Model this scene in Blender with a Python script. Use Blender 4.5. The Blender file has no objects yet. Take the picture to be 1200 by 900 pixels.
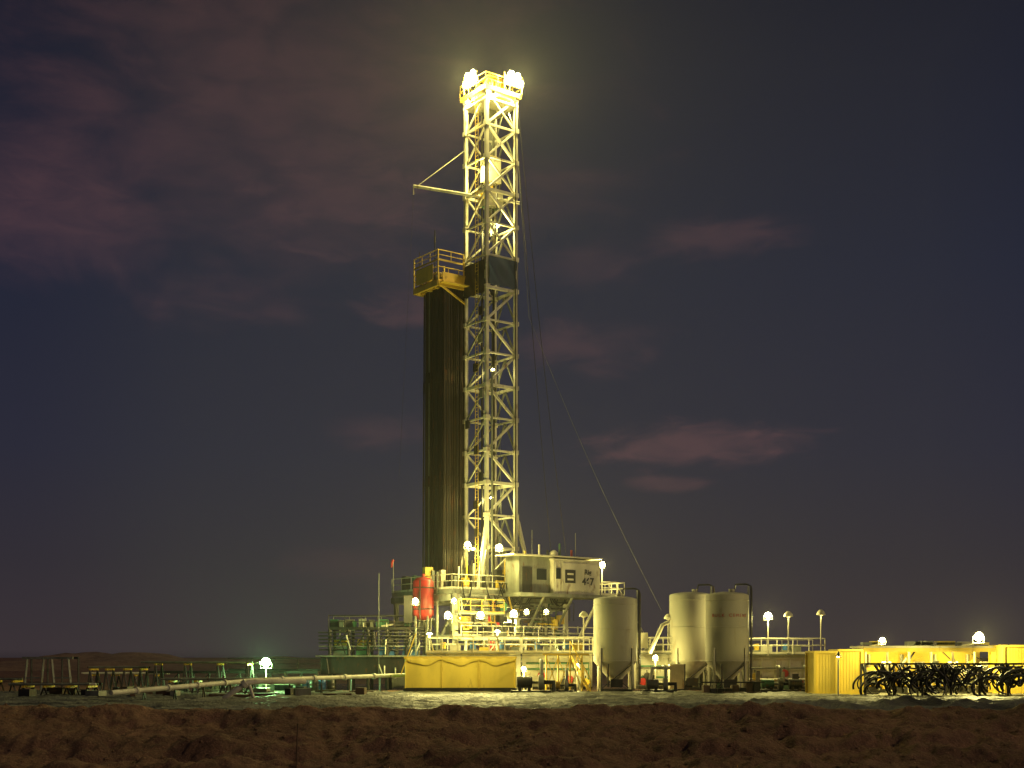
import bpy, math, random
from mathutils import Vector, noise, Matrix
R=random.Random(7)
scene=bpy.context.scene
CAMH=2.7; F=1540.0
def PX(px,D=110): return (px-600)*D/F
def PZ(py,D=110): return CAMH+(770-py)*D/F

# ------------------------------------------------------------ materials
def lin(c): return tuple(((v/255)/12.92 if v/255<=0.04045 else ((v/255+0.055)/1.055)**2.4) for v in c)
def mat(name,col,rough=0.6,metal=0.0,var=0.35,scale=1.2,rust=0.0,bump=0.1,rustcol=(0.12,0.05,0.02)):
    m=bpy.data.materials.new(name); m.use_nodes=True
    nt=m.node_tree; b=nt.nodes['Principled BSDF']
    tc=nt.nodes.new('ShaderNodeTexCoord'); mp=nt.nodes.new('ShaderNodeMapping')
    mp.inputs['Scale'].default_value=(scale,scale,scale*0.35)
    nt.links.new(tc.outputs['Object'],mp.inputs['Vector'])
    n=nt.nodes.new('ShaderNodeTexNoise'); n.inputs['Scale'].default_value=1.0; n.inputs['Detail'].default_value=6
    nt.links.new(mp.outputs[0],n.inputs['Vector'])
    mx=nt.nodes.new('ShaderNodeMix'); mx.data_type='RGBA'
    mr=nt.nodes.new('ShaderNodeMapRange'); mr.inputs[1].default_value=0.35; mr.inputs[2].default_value=0.68
    nt.links.new(n.outputs['Fac'],mr.inputs[0]); nt.links.new(mr.outputs[0],mx.inputs[0])
    mx.inputs[6].default_value=(*[c*(1-var) for c in col],1); mx.inputs[7].default_value=(*col,1)
    out=mx.outputs[2]
    if rust>0:
        n2=nt.nodes.new('ShaderNodeTexNoise'); n2.inputs['Scale'].default_value=3.1; n2.inputs['Detail'].default_value=8
        nt.links.new(mp.outputs[0],n2.inputs['Vector'])
        mr2=nt.nodes.new('ShaderNodeMapRange'); mr2.inputs[1].default_value=0.66-0.2*rust; mr2.inputs[2].default_value=0.80-0.1*rust
        nt.links.new(n2.outputs['Fac'],mr2.inputs[0])
        m2=nt.nodes.new('ShaderNodeMix'); m2.data_type='RGBA'
        nt.links.new(mr2.outputs[0],m2.inputs[0]); nt.links.new(out,m2.inputs[6]); m2.inputs[7].default_value=(*rustcol,1)
        out=m2.outputs[2]
    nt.links.new(out,b.inputs['Base Color'])
    b.inputs['Roughness'].default_value=rough; b.inputs['Metallic'].default_value=metal
    if bump>0:
        bp=nt.nodes.new('ShaderNodeBump'); bp.inputs['Strength'].default_value=bump; bp.inputs['Distance'].default_value=0.05
        nt.links.new(n.outputs['Fac'],bp.inputs['Height']); nt.links.new(bp.outputs[0],b.inputs['Normal'])
    return m
def emat(name,col,s):
    m=bpy.data.materials.new(name); m.use_nodes=True; nt=m.node_tree
    for n in list(nt.nodes):
        if n.type!='OUTPUT_MATERIAL': nt.nodes.remove(n)
    e=nt.nodes.new('ShaderNodeEmission'); e.inputs[0].default_value=(*col,1); e.inputs[1].default_value=s
    nt.links.new(e.outputs[0],[n for n in nt.nodes if n.type=='OUTPUT_MATERIAL'][0].inputs[0]); return m
WHITE=mat('rig_white_paint',(0.66,0.63,0.50),0.5,0,0.35,0.8,0.35)
CREAM=mat('silo_cream_paint',(0.37,0.35,0.28),0.7,0,0.25,0.35,0.18,0.05,(0.20,0.15,0.09))
YEL=mat('yellow_paint',(0.72,0.50,0.06),0.5,0,0.3,1,0.2)
YELT=mat('yellow_tarp',(0.80,0.61,0.09),0.65,0,0.25,0.8,0.08,0.4,(0.4,0.27,0.06))
DARK=mat('dark_steel',(0.05,0.048,0.042),0.5,0.5,0.5,1.5,0.3)
PIPE=mat('drill_pipe_steel',(0.06,0.046,0.028),0.5,0.5,0.6,0.6,0.5)
GREY=mat('grey_steel',(0.24,0.25,0.20),0.5,0.2,0.5,1.3,0.3)
RED=mat('red_paint',(0.36,0.02,0.017),0.45,0,0.3,1,0.2)
BLUE=mat('blue_tarp',(0.03,0.06,0.12),0.6,0,0.4,0.7,0,0.5)
BLUEP=mat('blue_paint',(0.04,0.14,0.35),0.5,0,0.3,1)
GRN=mat('green_paint',(0.05,0.16,0.08),0.5,0,0.4,1,0.3)
RUB=mat('black_rubber',(0.015,0.015,0.014),0.45,0,0.3,2)
WOOD=mat('weathered_timber',(0.14,0.09,0.05),0.8,0,0.5,2,0,0.5)
GLASS=mat('dark_glass',(0.02,0.025,0.03),0.1,0,0.1,1,0,0)
BLK=mat('black_paint',(0.02,0.02,0.02),0.5,0,0.1,1)
LAMPW=emat('lamp_lens_warm',(1.0,0.90,0.42),90)
LAMPG=emat('lamp_lens_green',(0.5,1.0,0.40),90)
MATS=[WHITE,CREAM,YEL,YELT,DARK,PIPE,GREY,RED,BLUE,BLUEP,GRN,RUB,WOOD,GLASS,BLK,LAMPW,LAMPG]
W_,C_,Y_,YT_,D_,P_,G_,R_,B_,BP_,GN_,RB_,WD_,GL_,BK_,LW_,LG_=range(17)

# ------------------------------------------------------------ mesh builder
V=Vector
class MB:
    def __init__(s): s.v=[];s.f=[];s.m=[];s.s=[]
    def add(s,vs,fs,mi,sm=False):
        o=len(s.v); s.v+= [tuple(v) for v in vs]
        for f in fs: s.f.append([i+o for i in f]); s.m.append(mi); s.s.append(sm)
    def box(s,c,sz,mi=0,ang=0.0,ex=None,ey=None,ez=None):
        ex=V(ex) if ex else V((math.cos(ang),math.sin(ang),0)); ez=V(ez) if ez else V((0,0,1))
        ey=V(ey) if ey else ez.cross(ex)
        c=V(c); a,b,d=ex*sz[0]/2,ey*sz[1]/2,ez*sz[2]/2
        vs=[c+i*a+j*b+k*d for i in(-1,1) for j in(-1,1) for k in(-1,1)]
        s.add(vs,[(0,1,3,2),(4,6,7,5),(0,4,5,1),(2,3,7,6),(0,2,6,4),(1,5,7,3)],mi)
    def beam(s,p,q,w,mi=0,h=None):
        p=V(p);q=V(q);d=q-p;L=d.length
        if L<1e-5:return
        d/=L; up=V((0,0,1)) if abs(d.z)<0.95 else V((0.8,0.6,0))
        ey=up.cross(d).normalized(); ez=d.cross(ey)
        s.box((p+q)/2,(L,w,h or w),mi,ex=d,ey=ey,ez=ez)
    def path(s,pts,r,mi=0,n=8,caps=True):
        pts=[V(p) for p in pts]; rings=[]
        prev=None
        for i,p in enumerate(pts):
            d=(pts[min(i+1,len(pts)-1)]-pts[max(i-1,0)]).normalized()
            if prev is None:
                up=V((0,0,1)) if abs(d.z)<0.9 else V((1,0,0)); a=up.cross(d).normalized()
            else: a=(prev-d*prev.dot(d)).normalized()
            prev=a; b=d.cross(a)
            rr=r[i] if isinstance(r,(list,tuple)) else r
            rings.append([p+a*math.cos(t*2*math.pi/n)*rr+b*math.sin(t*2*math.pi/n)*rr for t in range(n)])
        vs=[v for g in rings for v in g]; fs=[]
        for i in range(len(rings)-1):
            for t in range(n):
                fs.append((i*n+t,i*n+(t+1)%n,(i+1)*n+(t+1)%n,(i+1)*n+t))
        s.add(vs,fs,mi,True)
        if caps:
            s.add(rings[0],[tuple(range(n))[::-1]],mi); s.add(rings[-1],[tuple(range(n))],mi)
    def tube(s,p,q,r,mi=0,n=8): s.path([p,q],r,mi,n)
    def lathe(s,cx,cy,prof,mi=0,n=40):
        vs=[(cx+r*math.cos(2*math.pi*t/n),cy+r*math.sin(2*math.pi*t/n),z) for r,z in prof for t in range(n)]
        fs=[(i*n+t,i*n+(t+1)%n,(i+1)*n+(t+1)%n,(i+1)*n+t) for i in range(len(prof)-1) for t in range(n)]
        s.add(vs,fs,mi,True)
    def rail(s,pts,h=1.1,mi=0,step=1.6,r=0.035,toe=True):
        for p,q in zip(pts[:-1],pts[1:]):
            p=V(p);q=V(q);L=(q-p).length;k=max(1,round(L/step)); u=V((0,0,1))
            for i in range(k+1):
                a=p+(q-p)*i/k; s.tube(a,a+u*h,r,mi,6)
            s.tube(p+u*h,q+u*h,r*1.1,mi,6); s.tube(p+u*h*0.55,q+u*h*0.55,r*0.9,mi,6)
            if toe: s.beam(p+u*0.08,q+u*0.08,0.02,mi,0.15)
    def obj(s,name,parent=None):
        me=bpy.data.meshes.new(name); me.from_pydata(s.v,[],s.f)
        used=sorted(set(s.m)); mp={u:i for i,u in enumerate(used)}
        for u in used: me.materials.append(MATS[u])
        me.polygons.foreach_set('material_index',[mp[i] for i in s.m])
        me.polygons.foreach_set('use_smooth',s.s); me.update()
        o=bpy.data.objects.new(name,me); scene.collection.objects.link(o)
        if parent: o.parent=parent
        return o
def empty(name):
    o=bpy.data.objects.new(name,None); scene.collection.objects.link(o); return o
LCOL=(1.0,0.86,0.26)
def plight(loc,power,parent,col=LCOL,size=0.1):
    l=bpy.data.lights.new('bulb','POINT'); l.energy=power; l.color=col; l.shadow_soft_size=size
    o=bpy.data.objects.new('bulb',l); o.location=loc; scene.collection.objects.link(o)
    if parent: o.parent=parent
def flood(loc,power,aim=(0,-0.8,-0.6),parent=None,green=False,r=0.22,col=None,pole=None,name='floodlight',size=0.1,arm=None):
    """lamp head: bell housing, round lens, yoke, optional pole down to z=pole or bracket arm to a point"""
    loc=V(loc); a=V(aim).normalized(); m=MB()
    side=V((0,0,1)).cross(a)
    side=side.normalized() if side.length>0.1 else V((1,0,0)); up=a.cross(side)
    m.path([loc-a*0.28,loc-a*0.2,loc-a*0.05,loc+a*0.03],[r*0.4,r*0.6,r*0.98,r*1.08],G_,14)
    m.path([loc+a*0.035,loc+a*0.06,loc+a*.1],[r*0.98,r*0.9,r*.5],LG_ if green else LW_,14)
    w=r*1.15+.04
    m.path([loc+side*w,loc+side*w-up*(r+.12),loc-side*w-up*(r+.12),loc-side*w],0.02,G_,6)
    b=loc-V((0,0,r+.1))
    if pole is not None: m.tube((b.x,b.y,pole),b,0.05,W_,8)
    if arm is not None: m.tube(b,arm,0.05,W_,8)
    o=m.obj(name,parent)
    plight(loc+a*0.27,power,o,col or ((0.42,1.0,0.34) if green else LCOL),size)
    return o

# ------------------------------------------------------------ ground
def sst(t): t=max(0,min(1,t)); return t*t*(3-2*t)
def fbm(x,y,s,o=4):
    return noise.fractal(V((x/s,y/s,3.3)),0.9,2.1,o)
def gz(x,y):
    yc=62+0.9*noise.noise(V((x/9,0,1)))*1.5
    if y<12: b=1.0
    elif y<30: b=1.0-3.6*sst((y-12)/18)
    elif y<44: b=-2.6
    elif y<yc: b=-2.6*(1-((y-44)/(yc-44)))
    else: b=0
    b+=(0.30+0.18*noise.noise(V((x/5,2,7))))*math.exp(-((y-yc)/1.3)**2)
    if 40<y<66:
        k=sst((y-40)/4)*sst((yc+1.5-y)/2.5)
        b+=k*(0.60*fbm(x,y*1.6,5.0)+0.26*fbm(x+40,y,1.4,5)+0.10*fbm(x+9,y,.42,3))
        b-=k*0.35*math.exp(-((y-54-0.03*x-0.5*noise.noise(V((x/7,5,5))))/0.8)**2)
        b-=k*0.18*math.exp(-((y-57.5-0.03*x-0.5*noise.noise(V((x/7,8,5))))/0.35)**2)
    elif y>=66 and y<105: b+=-0.03+0.01*noise.noise(V((x/3,y/3,0)))
    if y>135:
        k=sst((y-135)/60); b+=k*(0.9*fbm(x,y,60)+0.25*fbm(x,y,9)) 
    return b
ys=[-30+2.5*i for i in range(28)]
y=40
while y<66: ys.append(y); y+=0.11
while y<135: ys.append(y); y+=1.2
while y<5000: ys.append(y); y*=1.035
xs=[]; x=0
while x<29: xs.append(x); x+=0.13
while x<4000: xs.append(x); x=x*1.06
xs=[-a for a in xs[:0:-1]]+xs
nx=len(xs)
verts=[(a,b,gz(a,b)) for b in ys for a in xs]
faces=[(j*nx+i,j*nx+i+1,(j+1)*nx+i+1,(j+1)*nx+i) for j in range(len(ys)-1) for i in range(nx-1)]
gm=bpy.data.meshes.new('ground'); gm.from_pydata(verts,[],faces)
gm.polygons.foreach_set('use_smooth',[True]*len(faces))
def dirtmat(name,c1,c2,c3,s=1.0):
    m=bpy.data.materials.new(name); m.use_nodes=True; nt=m.node_tree; b=nt.nodes['Principled BSDF']
    tc=nt.nodes.new('ShaderNodeTexCoord')
    def N(sc,det=8,r=0.6):
        n=nt.nodes.new('ShaderNodeTexNoise'); n.inputs['Scale'].default_value=sc; n.inputs['Detail'].default_value=det; n.inputs['Roughness'].default_value=r
        nt.links.new(tc.outputs['Object'],n.inputs['Vector']); return n.outputs['Fac']
    def MR(x,a,b_):
        n=nt.nodes.new('ShaderNodeMapRange'); n.inputs[1].default_value=a; n.inputs[2].default_value=b_; nt.links.new(x,n.inputs[0]); return n.outputs[0]
    def MX(f,a,b_):
        n=nt.nodes.new('ShaderNodeMix'); n.data_type='RGBA'; nt.links.new(f,n.inputs[0])
        for i,v in((6,a),(7,b_)):
            if isinstance(v,tuple): n.inputs[i].default_value=(*v,1)
            else: nt.links.new(v,n.inputs[i])
        return n.outputs[2]
    big=N(0.22*s); mid=N(1.6*s,8,0.7); fine=N(9*s,6,0.7)
    c=MX(MR(big,0.35,0.65),c1,c2); c=MX(MR(mid,0.48,0.72),c,c3); 
    c=MX(MR(fine,0.56,0.75),c,tuple(v*1.7 for v in c2))
    nt.links.new(c,b.inputs['Base Color']); b.inputs['Roughness'].default_value=0.95
    ad=nt.nodes.new('ShaderNodeMath'); ad.operation='MULTIPLY_ADD'; nt.links.new(fine,ad.inputs[0]); ad.inputs[1].default_value=0.35; nt.links.new(mid,ad.inputs[2])
    bp=nt.nodes.new('ShaderNodeBump'); bp.inputs['Strength'].default_value=1.0; bp.inputs['Distance'].default_value=0.4
    nt.links.new(ad.outputs[0],bp.inputs['Height']); nt.links.new(bp.outputs[0],b.inputs['Normal'])
    return m
DIRT=dirtmat('red_dirt',(0.25,0.145,0.08),(0.42,0.245,0.135),(0.13,0.075,0.045))
gm.materials.append(DIRT); go=bpy.data.objects.new('ground',gm); scene.collection.objects.link(go)

hv=[];hf=[];hx=[-260+2.6*i for i in range(260)]; hy=[190+6*i for i in range(26)]
for b in hy:
    for a in hx:
        e=sst((b-190)/50)*sst((340-b)/60)
        h=(1.6+2.6*max(0,fbm(a,b,30,5)+0.25)+0.6*fbm(a,b,6))*e*(1.0 if a<0 else 0.45)
        hv.append((a,b,h-0.6))
n=len(hx)
hf=[(j*n+i,j*n+i+1,(j+1)*n+i+1,(j+1)*n+i) for j in range(len(hy)-1) for i in range(n-1)]
hm=bpy.data.meshes.new('hills'); hm.from_pydata(hv,[],hf); hm.polygons.foreach_set('use_smooth',[True]*len(hf))
hm.materials.append(dirtmat('spoil_dirt',(0.36,0.24,0.13),(0.48,0.33,0.18),(0.18,0.10,0.06),0.3))
ho=bpy.data.objects.new('hills',hm); scene.collection.objects.link(ho)

# plastic pad liner
LM=bpy.data.materials.new('pad_liner_plastic'); LM.use_nodes=True; nt=LM.node_tree; b=nt.nodes['Principled BSDF']
tc=nt.nodes.new('ShaderNodeTexCoord'); n1=nt.nodes.new('ShaderNodeTexNoise'); n1.inputs['Scale'].default_value=0.5; n1.inputs['Detail'].default_value=8
mp=nt.nodes.new('ShaderNodeMapping'); mp.inputs['Scale'].default_value=(0.5,1,1)
nt.links.new(tc.outputs['Object'],mp.inputs[0]); nt.links.new(mp.outputs[0],n1.inputs['Vector'])
cr=nt.nodes.new('ShaderNodeValToRGB'); cr.color_ramp.elements[0].position=0.40; cr.color_ramp.elements[0].color=(0.05,0.05,0.045,1)
cr.color_ramp.elements[1].position=0.60; cr.color_ramp.elements[1].color=(0.20,0.20,0.165,1)
nt.links.new(n1.outputs['Fac'],cr.inputs[0]); nt.links.new(cr.outputs[0],b.inputs['Base Color'])
b.inputs['Roughness'].default_value=0.55; b.inputs['Specular IOR Level'].default_value=0.4
n2=nt.nodes.new('ShaderNodeTexNoise'); n2.inputs['Scale'].default_value=2.5; n2.inputs['Detail'].default_value=6; n2.inputs['Distortion'].default_value=1.5
nt.links.new(tc.outputs['Object'],n2.inputs['Vector'])
bp=nt.nodes.new('ShaderNodeBump'); bp.inputs['Strength'].default_value=0.8; bp.inputs['Distance'].default_value=0.2
nt.links.new(n2.outputs['Fac'],bp.inputs['Height']); nt.links.new(bp.outputs[0],b.inputs['Normal'])
lv=[];lx=[-44+0.25*i for i in range(360)]; ly=[63.4+0.3*i for i in range(118)]
for j,yb in enumerate(ly):
    for a in lx:
        yy=yb+(0.9*noise.noise(V((a/3,0,9)))+0.35*noise.noise(V((a/0.8,0,4))))*max(0,1-j/10)
        rid=1-abs(noise.noise(V((a/3.2,yy/1.4,1.2))))*2.2
        z=0.06+0.16*max(0,rid)**3+0.05*abs(noise.noise(V((a/0.7,yy/0.7,5))))
        z+=(0.10+0.42*sst((a-6)/5))*math.exp(-((yy-66.3)/1.3)**2)*(0.8+0.6*noise.noise(V((a/1.3,yy/1.2,2)))+.35*noise.noise(V((a/.45,yy/.6,2))))
        z=max(z,gz(a,yy)+0.02) if j>2 else gz(a,yy)+0.02
        lv.append((a,yy,z))
n=len(lx); lf=[(j*n+i,j*n+i+1,(j+1)*n+i+1,(j+1)*n+i) for j in range(len(ly)-1) for i in range(n-1)]
lm=bpy.data.meshes.new('pad_liner'); lm.from_pydata(lv,[],lf); lm.polygons.foreach_set('use_smooth',[True]*len(lf)); lm.materials.append(LM)
lo=bpy.data.objects.new('pad_liner',lm); scene.collection.objects.link(lo)

# ------------------------------------------------------------ DRILLING RIG
rig=empty('drilling_rig')
e1=V((0.8,0.6,0)); e2=V((-0.6,0.8,0)); C0=V((-2.1,109,0)); ANG=math.atan2(0.6,0.8)
def E(a,b,z): return C0+e1*a+e2*b+V((0,0,z))
FL=8.2; MT=PZ(112)
m=MB(); S=3.0; corners=[(0,0),(S,0),(S,S),(0,S)]
zb=FL+0.9
for a,b in corners:
    m.beam(E(a,b,zb-0.9),E(a,b,MT),0.27,W_)
nb=15; bh=(MT-zb)/nb
for k in range(nb+1):
    z=zb+k*bh
    for i in range(4):
        p=corners[i];q=corners[(i+1)%4]
        if i==3 and k in(0,1,2): continue
        m.beam(E(*p,z),E(*q,z),0.14 if k%3 else 0.24,W_)
        if k<nb and not (i==3 and k<2):
            z2=z+bh
            if i==0:
                if k%2==0: m.beam(E(*p,z),E(*q,z2),0.18,W_)
                else: m.beam(E(*q,z),E(*p,z2),0.18,W_)
                if k>8: 
                    if k%2==0: m.beam(E(*q,z),E(*p,z2),0.14,W_)
                    else: m.beam(E(*p,z),E(*q,z2),0.14,W_)
            elif i==2:
                if k%2: m.beam(E(*p,z),E(*q,z2),0.14,W_)
                else: m.beam(E(*q,z),E(*p,z2),0.14,W_)
            elif i==1:
                mid=((p[0]+q[0])/2,(p[1]+q[1])/2)
                m.beam(E(*p,z),E(*mid,z2),0.12,G_); m.beam(E(*q,z),E(*mid,z2),0.12,G_)
            else:
                m.beam(E(*p,z),E(*q,z2),0.12,W_ if k>8 else G_)
    for (a,b) in corners: m.box(E(a,b,z),(0.42,0.42,0.36),W_,ANG)
for (a,b),(da,db) in zip(corners,[(-0.9,-0.3),(0.5,-0.6),(0.9,0.5),(-0.9,1.2)]):
    m.beam(E(a+da,b+db,FL),E(a,b,zb+2.4),0.28,W_)
for s_ in (-0.2,0.2): m.tube(E(-0.3,1.0+s_,FL),E(-0.3,1.0+s_,MT),0.03,Y_,6)
z=FL
while z<MT: m.tube(E(-0.3,0.8,z),E(-0.3,1.2,z),0.018,Y_,5); z+=0.3
m.tube(E(0.35,-0.28,FL),E(0.35,-0.28,26),0.09,G_,8)
m.tube(E(2.6,2.75,FL),E(2.6,2.75,32),0.08,G_,8)
for aa in (0.9,2.1): m.beam(E(aa,1.9,FL),E(aa,1.9,MT-1),0.14,D_)
m.tube(E(2.8,-0.25,FL),E(2.8,-0.25,MT),0.05,D_,6)
for k in range(9): m.box(E(-.25,R.uniform(.3,2.6),zb+4+k*2.3),(.15,.5,.7),R.choice([D_,G_]),ANG)
m.obj('mast',rig)
m=MB()
for k in range(8):
    m.tube(E(1.15+0.1*k,1.5,PZ(205)+0.5),E(1.15+0.1*k,1.5,MT+0.6),0.022,G_,5)
m.tube(E(2.4,1.1,FL+1),E(1.9,1.4,MT),0.022,G_,5)
c=E(1.5,1.5,0)
zt=PZ(182)
m.box((c.x,c.y,zt-1.0),(1.5,0.9,1.9),W_,ANG); m.box((c.x,c.y,zt+0.1),(1.0,0.6,0.4),Y_,ANG)
for s_ in (-0.3,0,0.3):
    m.tube(c+e2*(s_-0.08)+V((0,0,zt-0.4)),c+e2*(s_+0.08)+V((0,0,zt-0.4)),0.62,G_,20)
m.path([c+V((0,0,zt-1.9)),c+V((0,0,zt-2.5))],0.22,Y_,12)
m.box((c.x,c.y,zt-3.3),(1.7,1.2,1.5),W_,ANG); m.box((c.x,c.y,zt-3.1),(2.1,0.5,0.8),Y_,ANG)
m.tube(c+e1*0.55+V((0,0,zt-4.1)),c+e1*0.55+V((0,0,zt-2.6)),0.3,GN_,14)
m.tube(c-e1*0.55+V((0,0,zt-4.1)),c-e1*0.55+V((0,0,zt-2.6)),0.3,GN_,14)
m.tube(c+V((0,0,zt-6.4)),c+V((0,0,zt-4.0)),0.13,G_,10)
for s_ in(-1,1): m.path([c+e1*0.3*s_+V((0,0,zt-4)),c+e1*0.42*s_+V((0,0,zt-5)),c+e1*0.2*s_+V((0,0,zt-6.2))],0.06,G_,8)
hp=[E(1.5,1.0,zt-2.8)]
for i in range(15):
    t=i/14; hp.append(E(1.5-1.2*t,0.6-0.5*t,zt-2.8-9*math.sin(math.pi*t*0.75)))
m.path(hp,0.07,RB_,8)
m.obj('top_drive',rig)
# crown
m=MB()
m.box(E(1.5,1.5,MT+0.12),(3.7,3.7,0.2),Y_,ANG)
for a in (-0.2,3.2): m.beam(E(a,-0.35,MT+0.3),E(a,3.35,MT+0.3),0.22,W_)
cc=[(-0.35,-0.35),(3.35,-0.35),(3.35,3.35),(-0.35,3.35),(-0.35,-0.35)]
m.rail([E(a,b,MT+0.22) for a,b in cc],1.15,Y_,1.2,0.04)
for s_ in(0.8,1.2,1.6,2.0): m.tube(E(s_,1.0,MT+0.95),E(s_+0.12,1.0,MT+0.95),0.65,Y_,18)
m.box(E(1.5,1.5,MT+0.7),(2.4,1.0,0.5),Y_,ANG)
for a,b in[(0.2,0.2),(2.8,0.2),(2.8,2.8),(0.2,2.8)]: m.beam(E(a,b,MT),E(1.5+(a-1.5)*0.5,1.5+(b-1.5)*0.5,MT+1.7),0.13,Y_)
m.box(E(1.5,1.5,MT+1.75),(1.5,1.5,0.12),Y_,ANG)
m.box(E(1.5,1.5,MT-0.6),(3.35,3.35,0.16),W_,ANG)
for k in range(12): m.box(E(R.uniform(.2,2.8),R.uniform(.2,2.8),MT+.6),(R.uniform(.2,.6),.3,R.uniform(.3,1)),R.choice([Y_,W_,G_]),ANG)
m.obj('crown_platform',rig)
def bank(c,dirs,aim,pw):
    for (i,j) in [(-1,0),(0,.15),(1,0),(-.5,1.05),(.55,1.0)]:
        p=c+dirs*(i*.66)+V((0,0,j*.55-.2))
        flood(p,pw,V(aim)+V((.3*i,0,.2*j)),rig,r=0.26,size=0.2,name='crown_floodlight')
bank(E(-0.55,1.5,MT+1.35),e2,(-0.5,-0.75,-.5),2300)
bank(E(2.3,-0.75,MT+1.25),e1,(0.35,-.8,-.5),2300)
m=MB()
for p,dv in((E(-0.6,1.5,MT+.3),e2),(E(2.3,-0.6,MT+.3),e1)):
    for s_ in(-.9,.9): m.tube(p+dv*s_,p+dv*s_+V((0,0,1.4)),.05,Y_,6)
    for h in(.5,1.1): m.tube(p-dv*.9+V((0,0,h)),p+dv*.9+V((0,0,h)),.04,Y_,6)
m.obj('lamp_bracket',rig)
for (a,b,z_,pw) in [(0.6,-0.35,MT-.3,1200),(3.35,0.8,MT-.3,800),(-.35,2.2,MT-.3,800),(0.3,1.0,MT-6,1100),(1.5,.6,PZ(262),900)]:
    flood(E(a,b,z_),pw,(0,-0.3,-1),rig,r=0.15,name='mast_fill_light')  # added lamps, brighten the upper mast lattice

# racking board
RB=PZ(333); m=MB()
m.box(E(-1.1,4.55,RB),(3.0,0.18,0.16),Y_,ANG)
a0,a1,b0,b1=-2.9,0.2,2.9,6.6
for p,q in [((a0,b0),(a1,b0)),((a1,b0),(a1,b1)),((a1,b1),(a0,b1)),((a0,b1),(a0,b0))]:
    m.beam(E(*p,RB),E(*q,RB),0.2,Y_,0.42)
k=a0+0.3
while k<a1: m.beam(E(k,b0+.1,RB),E(k,b1-.1,RB),0.05,Y_,0.2); k+=0.34
m.rail([E(a1,b1,RB+.2),E(a0,b1,RB+.2),E(a0,b0,RB+.2),E(a1,b0,RB+.2)],1.2,Y_,1.1,0.04)
m.box(E(a0-0.05,4.9,RB+1.1),(0.05,2.6,1.3),Y_,ANG)
m.box(E(-1.2,b0-0.06,RB+0.62),(2.6,0.05,0.75),Y_,ANG)
m.rail([E(a0,b1,RB+1.9),E(a0,b0,RB+1.9),E(-0.3,b0,RB+1.9)],0.9,Y_,1.1,0.035)
for (a,b) in [(a0,b1),(a0,b0),(-0.3,b0),(a1,b1)]: m.beam(E(a,b,RB),E(a,b,RB+2.8),0.1,Y_)
m.beam(E(a0,b0,RB),E(-0.1,3.0,RB-1.3),0.14,Y_); m.beam(E(a0+0.6,b1,RB),E(0,3.2,RB-2.6),0.14,Y_)
m.box(E(-1.3,b0-0.35,RB+0.05),(3.0,0.6,0.08),Y_,ANG)
for k in range(16): m.box(E(R.uniform(a0+.2,-.2),R.uniform(b0+.2,b1-.4),RB+.5),(R.uniform(.2,.5),.3,R.uniform(.5,1.5)),R.choice([Y_,D_,D_,G_]),ANG)
m.tube(E(-1.7,5.2,RB),E(-1.7,5.2,RB+5.2),0.05,D_,6); m.box(E(-1.7,5.2,RB+4.4),(0.12,0.12,0.5),D_,ANG)
m.tube(E(-2.6,6.2,RB),E(-2.6,6.2,RB+3.4),0.04,D_,6)
m.obj('racking_board',rig)
m=MB()
def tarp(m,p,q,z0,z1,mi,amp=0.12,nn=14):
    vs=[];p=V(p);q=V(q);nrm=(q-p).cross(V((0,0,1))).normalized()
    for j in range(nn+1):
        for i in range(nn+1):
            t=i/nn;u=j/nn; z=z0+(z1-z0)*u-0.12*math.sin(t*math.pi*3)**2*(1-u)
            w=p+(q-p)*t+nrm*(0.22+amp*math.sin(t*9+u*4)*math.sin(u*math.pi)); w.z=z; vs.append(w)
    m.add(vs,[(j*(nn+1)+i,j*(nn+1)+i+1,(j+1)*(nn+1)+i+1,(j+1)*(nn+1)+i) for j in range(nn) for i in range(nn)],mi,True)
tarp(m,E(0.05,0,0),E(3,0,0),PZ(336),PZ(304),B_)
tarp(m,E(0,3,0),E(0,0,0),PZ(345),PZ(308),D_)
m.obj('wind_wall',rig)
# pipe stands
m=MB(); zt0=PZ(336)
for i in range(14):
    for j in range(19):
        a=-2.25+0.17*i; b=3.1+0.17*j
        if R.random()<0.10: continue
        ztop=zt0+R.uniform(-0.1,1.3); la=R.uniform(-.04,.04); lb=R.uniform(-.04,.04)
        p=E(a+la,b+lb,FL+0.1); q=E(a+0.08+R.uniform(-.03,.03),b-0.02+R.uniform(-.03,.03),ztop)
        m.tube(p,q,0.066,P_ if R.random()<0.7 else (G_ if R.random()<0.25 else D_),7)
        if i in(0,) or j in(0,):
            for f in (0.01,0.335,0.667): 
                w=p+(q-p)*f; m.tube(w,w+(q-p).normalized()*0.9,0.088,P_,7)
m.obj('drill_pipe_stands',rig)
m=MB(); bz=PZ(222)
m.tube(E(3.2,-0.3,bz-0.9),V((PX(484),110.5,PZ(218,110.5))),0.13,W_,10)
m.tube(V((PX(490),110.5,PZ(217,110.5))),E(0,3,PZ(168)),0.03,W_,6)
m.tube(V((PX(484),110.5,PZ(218,110.5))),V((PX(484),110.5,PZ(228,110.5))),0.06,W_,6)
m.tube(V((PX(484),110.5,PZ(228,110.5))),V((PX(470),108,PZ(560,108))),0.009,D_,5)
m.obj('boom_arm',rig)
m=MB()
def cable(p,q,sag,r=0.022,mi=G_,n=18):
    p=V(p);q=V(q)
    m.path([p+(q-p)*(i/n)-V((0,0,sag*math.sin(math.pi*i/n))) for i in range(n+1)],r,mi,5)
cable(E(3.3,0.2,MT+0.4),(PX(669),112,9),1.8,0.024,D_)
cable(E(3.3,0.6,MT+0.2),(PX(650),113,9),0.6,0.024,D_)
cable((PX(620,111),111,PZ(372,111)),(PX(775,104),104,PZ(715,104)),0.9,0.014)
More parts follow.
